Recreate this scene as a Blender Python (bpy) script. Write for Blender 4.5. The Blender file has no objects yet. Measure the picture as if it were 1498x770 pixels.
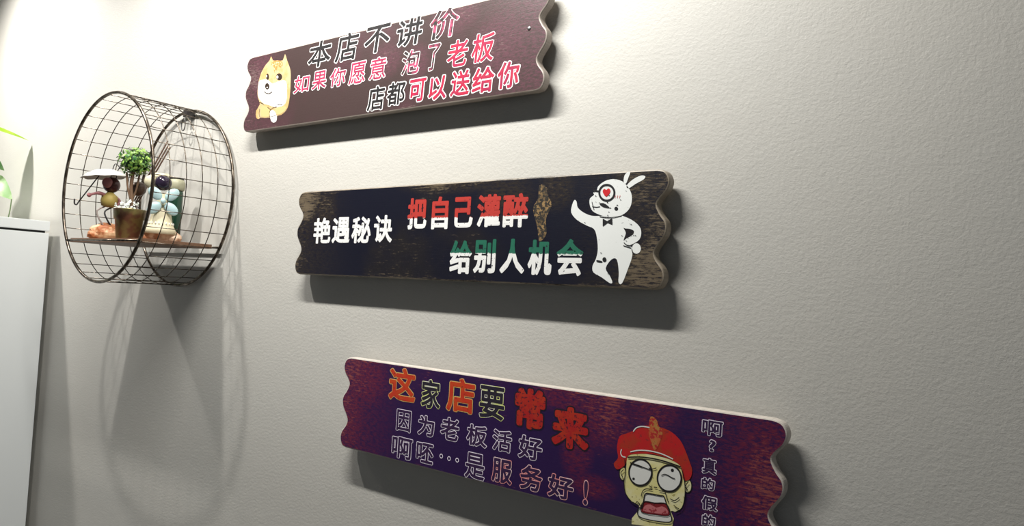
import bpy, bmesh, math, random
from mathutils import Vector, Matrix
C = bpy.context.scene.collection
R = math.radians
sc = bpy.context.scene

# ------------------------------------------------------------------ camera, world, lights, exposure
cam = bpy.data.objects.new('camera', bpy.data.cameras.new('camera'))
C.objects.link(cam)
cam.data.sensor_width = 36
cam.data.lens = 1096.0 / 1498 * 36
cam.data.clip_start = 0.02
rr, uu, ff = Vector((.79376, .60558, .05664)), Vector((-.02120, -.06552, .99763)), Vector((-.60786, .79308, .03917))
m = Matrix((rr, uu, -ff)).transposed().to_4x4()
m.translation = Vector((0, -.694, 1.5))
cam.matrix_world = m
sc.camera = cam

w = bpy.data.worlds.new('world'); sc.world = w; w.use_nodes = True
w.node_tree.nodes['Background'].inputs[0].default_value = (.80, .90, 1, 1)
w.node_tree.nodes['Background'].inputs[1].default_value = .11

def spot(loc, target, energy, size, cone, col=(1, .97, .92)):
    l = bpy.data.lights.new('ceiling_spot', 'SPOT'); l.energy = energy; l.shadow_soft_size = size
    l.spot_size = R(cone); l.spot_blend = 1.0; l.color = col
    o = bpy.data.objects.new('ceiling_spot', l); C.objects.link(o)
    o.location = loc
    o.rotation_euler = (Vector(target) - Vector(loc)).to_track_quat('-Z', 'Y').to_euler()
def tube_lamp(loc, length, energy, col=(1, .98, .93)):
    l = bpy.data.lights.new('ceiling_tube', 'AREA'); l.shape = 'RECTANGLE'; l.size = length; l.size_y = .03; l.energy = energy; l.color = col
    o = bpy.data.objects.new('ceiling_tube', l); C.objects.link(o); o.location = loc
    o.rotation_euler = (R(28), 0, 0)
spot((-2.0, -.40, 2.27), (-1.95, 0, 1.80), 40, .022, 108)
spot((-1.22, -.38, 2.22), (-1.28, 0, 1.75), 24, .014, 118)
tube_lamp((-.66, -.37, 2.20), .50, 12)

sc.view_settings.view_transform = 'Standard'; sc.view_settings.look = 'None'
sc.view_settings.gamma = 1; sc.view_settings.use_curve_mapping = False
sc.view_settings.exposure = 0.0

# ------------------------------------------------------------------ helpers
def thing(name, label, cat, loc=(0, 0, 0), rz=0, group=None):
    o = bpy.data.objects.new(name, None); C.objects.link(o)
    o.location = loc; o.rotation_euler = (0, 0, rz); o.empty_display_size = .05
    o['label'] = label; o['category'] = cat
    if group: o['group'] = group
    return o

def obj(name, bm, mats, parent=None, smooth=False, label=None, kind=None):
    me = bpy.data.meshes.new(name)
    bm.to_mesh(me); bm.free()
    for mt in (mats if isinstance(mats, (list, tuple)) else [mats]): me.materials.append(mt)
    if smooth:
        for p in me.polygons: p.use_smooth = True
    o = bpy.data.objects.new(name, me); C.objects.link(o)
    if parent: o.parent = parent
    if label: o['label'] = label
    if kind: o['kind'] = kind
    return o

def bx(bm, lo, hi, mi=0, bevel=0):
    r = bmesh.ops.create_cube(bm, size=1)
    vs = r['verts']
    for v in vs:
        v.co = Vector([(lo[i] + hi[i]) / 2 + v.co[i] * (hi[i] - lo[i]) for i in range(3)])
    fs = set(f for v in vs for f in v.link_faces)
    for f in fs: f.material_index = mi
    if bevel:
        es = list(set(e for v in vs for e in v.link_edges))
        bmesh.ops.bevel(bm, geom=es, offset=bevel, segments=2, affect='EDGES', profile=.7)

def tube(bm, pts, r, seg=6, closed=False, mi=0):
    pts = [Vector(p) for p in pts]; n = len(pts); rings = []
    rad = r if isinstance(r, (list, tuple)) else [r] * n
    prev = None
    for i, p in enumerate(pts):
        a = pts[(i - 1) % n] if (closed or i) else p
        b = pts[(i + 1) % n] if (closed or i < n - 1) else p
        t = (b - a).normalized()
        if prev is None:
            prev = t.orthogonal().normalized()
        prev = (prev - t * prev.dot(t)).normalized()
        q = t.cross(prev)
        rings.append([bm.verts.new(p + (prev * math.cos(2 * math.pi * k / seg) + q * math.sin(2 * math.pi * k / seg)) * rad[i]) for k in range(seg)])
    m_ = n if closed else n - 1
    for i in range(m_):
        A, B = rings[i], rings[(i + 1) % n]
        off = 0
        if closed and i == n - 1:
            off = min(range(seg), key=lambda o: (A[0].co - B[o].co).length)
        for k in range(seg):
            f = bm.faces.new((A[k], A[(k + 1) % seg], B[(k + 1 + off) % seg], B[(k + off) % seg])); f.material_index = mi
    if not closed:
        for rg in (rings[0][::-1], rings[-1]):
            f = bm.faces.new(rg); f.material_index = mi

def lathe(bm, prof, seg=24, c=(0, 0, 0), mi=0, rot=None, cap=True):
    rings = []
    for r, z in prof:
        rings.append([bm.verts.new(Vector(c) + ((rot or Matrix.Identity(3)) @ Vector((r * math.cos(2 * math.pi * k / seg), r * math.sin(2 * math.pi * k / seg), z)))) for k in range(seg)])
    for A, B in zip(rings, rings[1:]):
        for k in range(seg):
            f = bm.faces.new((A[k], A[(k + 1) % seg], B[(k + 1) % seg], B[k])); f.material_index = mi
    if cap:
        for rg in (rings[0][::-1], rings[-1]):
            f = bm.faces.new(rg); f.material_index = mi

def ball(bm, c, r, mi=0, sub=2, jit=0, seed=1, rot=None):
    rd = random.Random(seed)
    vs = bmesh.ops.create_icosphere(bm, subdivisions=sub, radius=1)['verts']
    s = Vector(r) if isinstance(r, (tuple, list)) else Vector((r, r, r))
    for v in vs:
        k = 1 + rd.uniform(-jit, jit)
        p = Vector((v.co.x * s.x, v.co.y * s.y, v.co.z * s.z)) * k
        if rot: p = rot @ p
        v.co = p + Vector(c)
    for f in set(f for v in vs for f in v.link_faces): f.material_index = mi

def cr(pts, n=4, closed=True):
    out = []; N = len(pts)
    rng = range(N if closed else N - 1)
    g = (lambda i: pts[i % N]) if closed else (lambda i: pts[max(0, min(N - 1, i))])
    for i in rng:
        a, b, c, d = g(i - 1), g(i), g(i + 1), g(i + 2)
        for k in range(n):
            t = k / n
            out.append(tuple(.5 * (2 * b[j] + (c[j] - a[j]) * t + (2 * a[j] - 5 * b[j] + 4 * c[j] - d[j]) * t * t + (3 * b[j] - a[j] - 3 * c[j] + d[j]) * t ** 3) for j in range(len(b))))
    if not closed: out.append(tuple(pts[-1]))
    return out

# ------------------------------------------------------------------ materials
def mat(name, col, rough=.5, metal=0, **kw):
    m = bpy.data.materials.new(name); m.use_nodes = True
    b = m.node_tree.nodes['Principled BSDF']
    b.inputs['Base Color'].default_value = (*col, 1); b.inputs['Roughness'].default_value = rough; b.inputs['Metallic'].default_value = metal
    for k, v in kw.items(): b.inputs[k].default_value = v
    return m

class N:
    def __init__(s, m): s.m = m; s.t = m.node_tree; s.b = s.t.nodes['Principled BSDF']
    def n(s, k, **p):
        x = s.t.nodes.new(k)
        for a, b in p.items(): setattr(x, a, b)
        return x
    def l(s, a, b): s.t.links.new(a, b)
    def coord(s, scale=(1, 1, 1), loc=(0, 0, 0)):
        c = s.n('ShaderNodeTexCoord'); mp = s.n('ShaderNodeMapping'); s.l(c.outputs['Object'], mp.inputs[0])
        mp.inputs['Scale'].default_value = scale; mp.inputs['Location'].default_value = loc
        return mp.outputs[0]
    def noise(s, scale, vec, detail=4, rough=.6):
        x = s.n('ShaderNodeTexNoise'); x.inputs['Scale'].default_value = scale; x.inputs['Detail'].default_value = detail
        x.inputs['Roughness'].default_value = rough; s.l(vec, x.inputs['Vector']); return x.outputs['Fac']
    def math(s, op, a, b=0, c=0):
        x = s.n('ShaderNodeMath', operation=op)
        for i, v in enumerate((a, b, c)):
            if hasattr(v, 'links'): s.l(v, x.inputs[i])
            else: x.inputs[i].default_value = v
        return x.outputs[0]
    def step(s, v, a, b, o0=0, o1=1):
        x = s.n('ShaderNodeMapRange', interpolation_type='SMOOTHSTEP'); s.l(v, x.inputs['Value'])
        for i, q in zip(('From Min', 'From Max', 'To Min', 'To Max'), (a, b, o0, o1)): x.inputs[i].default_value = q
        return x.outputs[0]
    def mix(s, f, a, b):
        x = s.n('ShaderNodeMix', data_type='RGBA'); s.l(f, x.inputs[0]) if hasattr(f, 'links') else setattr(x.inputs[0], 'default_value', f)
        for i, v in ((6, a), (7, b)):
            if hasattr(v, 'links'): s.l(v, x.inputs[i])
            else: x.inputs[i].default_value = (*v, 1)
        return x.outputs[2]
    def bump(s, h, strength=.3, dist=.001):
        x = s.n('ShaderNodeBump'); x.inputs['Strength'].default_value = strength; x.inputs['Distance'].default_value = dist
        s.l(h, x.inputs['Height']); s.l(x.outputs[0], s.b.inputs['Normal'])

def board_paint(name, base, blot, wood, amount, seed, rough=.45, tint2=None, rubs=()):
    """worn paint brushed along the plank, rubbed through to wood near both ends"""
    m = mat(name, base, rough); n = N(m)
    v = n.coord(loc=(seed, seed, seed))
    st = n.noise(1, n.coord(scale=(38, 1, 520), loc=(seed, 0, seed)), 4, .75)
    st2 = n.noise(1, n.coord(scale=(150, 1, 420), loc=(seed, 3, seed)), 5, .8)
    lo = n.noise(9, v, 3, .55)
    sep = n.n('ShaderNodeSeparateXYZ'); c = n.n('ShaderNodeTexCoord'); n.l(c.outputs['Object'], sep.inputs[0])
    ax = n.math('ABSOLUTE', sep.outputs[0]); az = n.math('ABSOLUTE', sep.outputs[2])
    em = n.math('MAXIMUM', n.math('MULTIPLY', n.step(ax, .235, .300), 1), n.math('MULTIPLY', n.step(az, .050, .060), .55))
    f = n.math('ADD', n.math('MULTIPLY', st, .55), n.math('MULTIPLY', st2, .45))
    f = n.math('ADD', f, n.math('MULTIPLY', em, amount))
    f = n.math('ADD', f, n.math('MULTIPLY', n.math('SUBTRACT', lo, .5), .45))
    rub = None
    for (rx, rz, sx, sz) in rubs:      # places where the brushwork is rubbed thin
        u = n.math('DIVIDE', n.math('SUBTRACT', sep.outputs[0], rx), sx); q = n.math('DIVIDE', n.math('SUBTRACT', sep.outputs[2], rz), sz)
        d = n.math('ADD', n.math('MULTIPLY', u, u), n.math('MULTIPLY', q, q)); k = n.step(d, 0, 1, 1, 0)
        rub = k if rub is None else n.math('MAXIMUM', rub, k)
    if rub is not None:
        f = n.math('ADD', f, n.math('MULTIPLY', rub, .085))
        if tint2: col0 = n.math('MULTIPLY', rub, n.step(st2, .35, .62))
    worn = n.step(f, .62, .72)
    col = n.mix(n.step(lo, .50, .72), base, blot)
    if tint2: col = n.mix(n.math('MULTIPLY', n.step(ax, .16, .29), n.step(st2, .42, .6)), col, tint2)
    if rub is not None and tint2: col = n.mix(col0, col, tint2)
    col = n.mix(n.math('MULTIPLY', worn, .85), col, n.mix(st2, wood, tuple(x * .35 for x in wood)))
    n.l(col, n.b.inputs['Base Color'])
    n.bump(f, .35, .0006)
    return m

def ink(name, col, under, wear=.62, seed=0, col2=None, split=None, rough=.5):
    """printed ink; thin spots let the board through; an optional second colour above a given height"""
    m = mat(name, col, rough); n = N(m)
    c = col
    if split is not None:
        sep = n.n('ShaderNodeSeparateXYZ'); t = n.n('ShaderNodeTexCoord'); n.l(t.outputs['Object'], sep.inputs[0])
        zz = n.math('ADD', sep.outputs[2], n.math('MULTIPLY', n.math('ADD', n.noise(300, n.coord(), 2), -.5), .004))
        c = n.mix(n.step(zz, split - .0006, split + .0006), col, col2)
    elif col2:
        c = n.mix(n.step(n.noise(60, n.coord(loc=(seed, 1, 2)), 3), .42, .62), col, col2)
    f = n.noise(260, n.coord(loc=(seed, 0, 0)), 3, .65)
    c = n.mix(n.step(f, wear, wear + .04), c, under)
    n.l(c, n.b.inputs['Base Color'])
    return m

# wall paint: pale warm grey with a fine leathery relief
M_wall = mat('wall_plaster', (.56, .545, .50), .55); _n = N(M_wall)
h1 = _n.noise(250, _n.coord(scale=(1, 1, 1.15)), 5, .72)
h2 = _n.noise(40, _n.coord(), 3, .5)
_h = _n.math('ADD', h1, _n.math('MULTIPLY', h2, .6)); _n.bump(_h, .40, .0015)
_n.l(_n.mix(_n.noise(3.2, _n.coord(), 3), (.55, .545, .515), (.575, .55, .50)), _n.b.inputs['Base Color'])
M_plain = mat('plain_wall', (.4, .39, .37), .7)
M_ceil = mat('ceiling_paint', (.35, .35, .34), .8)
M_floor = mat('floor_boards', (.20, .17, .14), .4); _n = N(M_floor)
_n.l(_n.mix(_n.noise(5, _n.coord(scale=(1, 12, 1)), 4), (.16, .13, .10), (.27, .22, .17)), _n.b.inputs['Base Color'])
M_white = mat('white_laminate', (.80, .83, .83), .35)
_n = N(M_white); _n.bump(_n.noise(60, _n.coord(), 2), .05, .0005)
M_gap = mat('dark_recess', (.02, .02, .02), .7)
M_metal = mat('satin_steel', (.6, .6, .6), .3, 1)

# ------------------------------------------------------------------ the room
def struct(name, lo, hi, m_):
    bm = bmesh.new(); bx(bm, lo, hi); return obj(name, bm, m_, kind='structure')
struct('wall_back', (-2.75, 0, 0), (1.6, .1, 2.8), M_wall)
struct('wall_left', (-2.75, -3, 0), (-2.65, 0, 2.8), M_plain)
struct('floor', (-2.75, -3, -.1), (1.6, .1, 0), M_floor)
struct('ceiling', (-2.75, -3, 2.8), (1.6, .1, 2.9), M_ceil)

# ------------------------------------------------------------------ white cabinet at the left
cab = thing('cabinet', 'tall white cabinet with a flat top panel, at the left edge under the trailing plant', 'cabinet', (-2.087, -.317, 0))
X0, X1, Y0, Y1, ZT = -.3, .3, -.3, .3, 1.597
bm = bmesh.new(); bx(bm, (X0, Y0 + .02, .06), (X1, Y1, ZT - .026), bevel=.0015); obj('body', bm, M_white, cab)
bm = bmesh.new(); bx(bm, (X0 + .006, Y0 + .03, ZT - .0262), (X1 - .006, Y1 - .006, ZT - .0214)); obj('shadow_gap', bm, M_gap, cab, label='dark recessed joint under the top panel')
bm = bmesh.new(); bx(bm, (X0, Y0, ZT - .0215), (X1 + .002, Y1, ZT), bevel=.002); obj('top_panel', bm, M_white, cab)
bm = bmesh.new(); bx(bm, (X0 + .02, Y0 + .06, 0), (X1 - .02, Y1 - .02, .06)); obj('plinth', bm, M_gap, cab)
for s in (-1, 1):
    a, b = (X0 + .002, -.0015) if s < 0 else (.0015, X1 - .002)
    bm = bmesh.new(); bx(bm, (a, Y0, .07), (b, Y0 + .0185, ZT - .03), bevel=.0015); d = obj('door', bm, M_white, cab)
    bm = bmesh.new(); x = -.03 * -s
    tube(bm, [(x, Y0, .86), (x, Y0 - .025, .86), (x, Y0 - .025, .99), (x, Y0, .99)], .004, 8); obj('handle', bm, M_metal, d)

# ------------------------------------------------------------------ trailing plant on the cabinet
def leafmat(name, a, b, tr=.35):
    m = mat(name, a, .4); n = N(m)
    col = n.mix(n.step(n.noise(45, n.coord(), 3), .4, .65), a, b); n.l(col, n.b.inputs['Base Color'])
    t = n.n('ShaderNodeBsdfTranslucent'); n.l(col, t.inputs[0]); mx = n.n('ShaderNodeMixShader'); mx.inputs[0].default_value = tr
    o = n.t.nodes['Material Output']; n.l(n.b.outputs[0], mx.inputs[1]); n.l(t.outputs[0], mx.inputs[2]); n.l(mx.outputs[0], o.inputs[0])
    return m
M_leaf_y = leafmat('yellow_green_leaf', (.30, .50, .02), (.42, .58, .05), .5)
M_leaf_g = leafmat('dark_green_leaf', (.07, .20, .06), (.18, .34, .13))
M_leaf_p = leafmat('pale_green_leaf', (.28, .47, .20), (.50, .62, .38))
M_stem = mat('plant_stem', (.10, .16, .06), .5)
M_soil = mat('potting_soil', (.05, .035, .025), .9)
M_ceram = mat('white_ceramic', (.75, .75, .73), .3)

def leaf(bm, base, tip, width, up=(0, 0, 1), fold=.25, droop=.12, n=8):
    base, tip, up = Vector(base), Vector(tip), Vector(up)
    ax = tip - base; L = ax.length; t = ax.normalized(); s = t.cross(up).normalized(); u = s.cross(t)
    rows = []
    for i in range(n + 1):
        k = i / n; wd = width * .5 * (math.sin(math.pi * min(1, k * .93 + .04) ** .75) ** .85) * (1 - .15 * k) if 0 < i < n else width * .01
        c = base + ax * k + u * (math.sin(k * math.pi) * L * droop)
        rows.append([bm.verts.new(c - s * wd + u * wd * fold), bm.verts.new(c), bm.verts.new(c + s * wd + u * wd * fold)])
    for A, B in zip(rows, rows[1:]):
        for k in (0, 1): bm.faces.new((A[k], A[k + 1], B[k + 1], B[k]))

pl = thing('trailing_plant', 'leafy green houseplant standing on the white cabinet, only its leaves in view', 'plant', (-2.10, -.15, 1.597))
bm = bmesh.new(); lathe(bm, [(.038, 0), (.045, .004), (.058, .09), (.060, .10), (.054, .10), (.052, .088)], 28); obj('pot', bm, M_ceram, pl, True)
bm = bmesh.new(); lathe(bm, [(.0518, .085), (.04, .088), (.001, .09)], 20); obj('soil', bm, M_soil, pl)
P = Vector((-2.10, -.15, 1.597))
def pleaf(base, tip, wdt, m_, up=(0, 0, 1), **k):
    bm = bmesh.new(); leaf(bm, Vector(base) - P, Vector(tip) - P, wdt, up, **k); o = obj('leaf', bm, m_, pl, True)
    s = Vector((-2.10, -.15, 1.597 + .09)); b = Vector(base)
    mid = (s + b) / 2 + Vector((0, 0, .05))
    bm = bmesh.new(); tube(bm, [p for p in cr([tuple(s - P), tuple(mid - P), tuple(b - P)], 5, False)], .0013, 5); obj('leaf_stalk', bm, M_stem, pl)
pleaf((-1.995, -.150, 1.815), (-1.9685, -.008, 1.7905), .062, M_leaf_y, fold=.1, droop=.03)
pleaf((-2.045, -.090, 1.775), (-1.990, -.045, 1.715), .045, M_leaf_g, up=(.3, -1, .5))
pleaf((-2.010, -.075, 1.690), (-1.925, -.046, 1.645), .052, M_leaf_p, up=(.2, -.8, .9))
pleaf((-2.15, -.20, 1.78), (-2.24, -.26, 1.72), .06, M_leaf_g)
pleaf((-2.14, -.12, 1.80), (-2.23, -.07, 1.78), .06, M_leaf_p)
pleaf((-2.09, -.20, 1.80), (-2.06, -.29, 1.76), .055, M_leaf_y)
pleaf((-2.17, -.16, 1.74), (-2.26, -.16, 1.66), .055, M_leaf_g)
pleaf((-2.11, -.15, 1.81), (-2.12, -.13, 1.89), .05, M_leaf_p, up=(0, -1, 0))
bm = bmesh.new(); tube(bm, cr([(-1.926 - P.x, -.047 - P.y, 1.646 - P.z), (-1.9265 - P.x, -.048 - P.y, .025), (-1.930 - P.x, -.05 - P.y, .001)], 4, False), .0012, 5)
obj('aerial_root', bm, M_stem, pl)

# ------------------------------------------------------------------ the signs
TEXT = {
    's1a': [('本', -110.1, 40.2, 53.7, 40.8), ('店', -50.6, 41.0, 48.7, 42.4), ('不', 11.2, 42.4, 52.1, 39.9), ('讲', 72.4, 41.8, 49.6, 38.5), ('价', 133.7, 42.3, 50.5, 38.8)],
    's1b': [('如', -148.0, 0.5, 37.8, 28.0), ('果', -106.8, 0.8, 34.5, 29.4), ('你', -66.1, 0.1, 36.0, 28.7), ('愿', -24.8, 0.4, 35.7, 32.8), ('意', 16.5, 1.5, 34.0, 32.0)],
    's1c': [('泡', 78.5, 1.2, 34.0, 33.6), ('了', 118.8, 1.9, 22.7, 35.4)],
    's1d': [('老', 159.5, 0.7, 35.2, 35.3), ('板', 200.0, 1.6, 36.5, 36.9)],
    's1e': [('店', 16.7, -39.2, 35.3, 35.6), ('都', 54.9, -37.3, 36.3, 33.0)],
    's1f': [('可', 93.8, -37.4, 32.1, 32.2), ('以', 129.5, -38.7, 33.0, 32.3), ('送', 166.9, -37.3, 33.6, 34.1), ('给', 203.3, -38.0, 36.3, 33.3), ('你', 240.9, -36.8, 34.4, 34.0)],
    's2a': [('艳', -235.0, 2.9, 37.7, 36.8), ('遇', -194.5, 3.2, 37.4, 35.9), ('秘', -153.2, 3.1, 38.3, 36.0), ('诀', -110.6, 4.2, 35.1, 36.0)],
    's2b': [('把', -49.9, 22.8, 33.7, 39.9), ('自', -10.8, 22.9, 27.5, 40.6), ('己', 27.8, 22.8, 29.3, 37.1), ('灌', 66.3, 23.6, 35.0, 38.5), ('醉', 105.4, 23.0, 36.1, 39.0)],
    's2c': [('给', 27.0, -31.2, 34.7, 40.1), ('别', 63.9, -29.6, 33.0, 39.9), ('人', 104.6, -29.1, 35.1, 39.5), ('机', 142.7, -30.0, 32.2, 39.2), ('会', 181.8, -29.5, 33.9, 39.6)],
    's3a': [('这', -181.4, 35.4, 48.2, 42.3), ('店', -83.5, 34.0, 45.5, 41.2)],
    's3b': [('家', -131.3, 29.8, 32.7, 36.0), ('要', -36.1, 32.1, 37.6, 38.3)],
    's3c': [('常', 17.4, 32.5, 44.0, 47.2), ('来', 70.6, 19.8, 49.1, 46.6)],
    's3d': [('因', -174.6, -8.8, 26.2, 27.6), ('为', -135.9, -9.3, 28.3, 25.3), ('老', -97.5, -7.1, 30.2, 27.8), ('板', -55.5, -8.3, 31.5, 25.5), ('活', -18.5, -8.1, 28.0, 24.8), ('好', 20.6, -9.4, 32.8, 26.3)],
    's3e': [('啊', -174.6, -42.5, 36.9, 27.5), ('呸', -135.6, -42.0, 29.4, 25.2), ('是', -55.9, -43.3, 30.5, 30.7)],
    's3f': [('服', -16.4, -41.3, 29.7, 27.7), ('务', 23.9, -41.4, 30.8, 28.3), ('好', 62.3, -43.2, 33.3, 25.4), ('!', 93.5, -42.9, 6.5, 26.1)],
    's3g': [('啊', 225.7, 43.4, 21.0, 15.0), ('?', 226.5, 27.3, 7.2, 11.8), ('真', 224.4, 8.2, 14.5, 15.5), ('的', 223.9, -8.1, 13.8, 11.8), ('假', 226.1, -25.4, 16.3, 13.6), ('的', 226.1, -41.0, 13.7, 11.7)],
}
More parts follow.
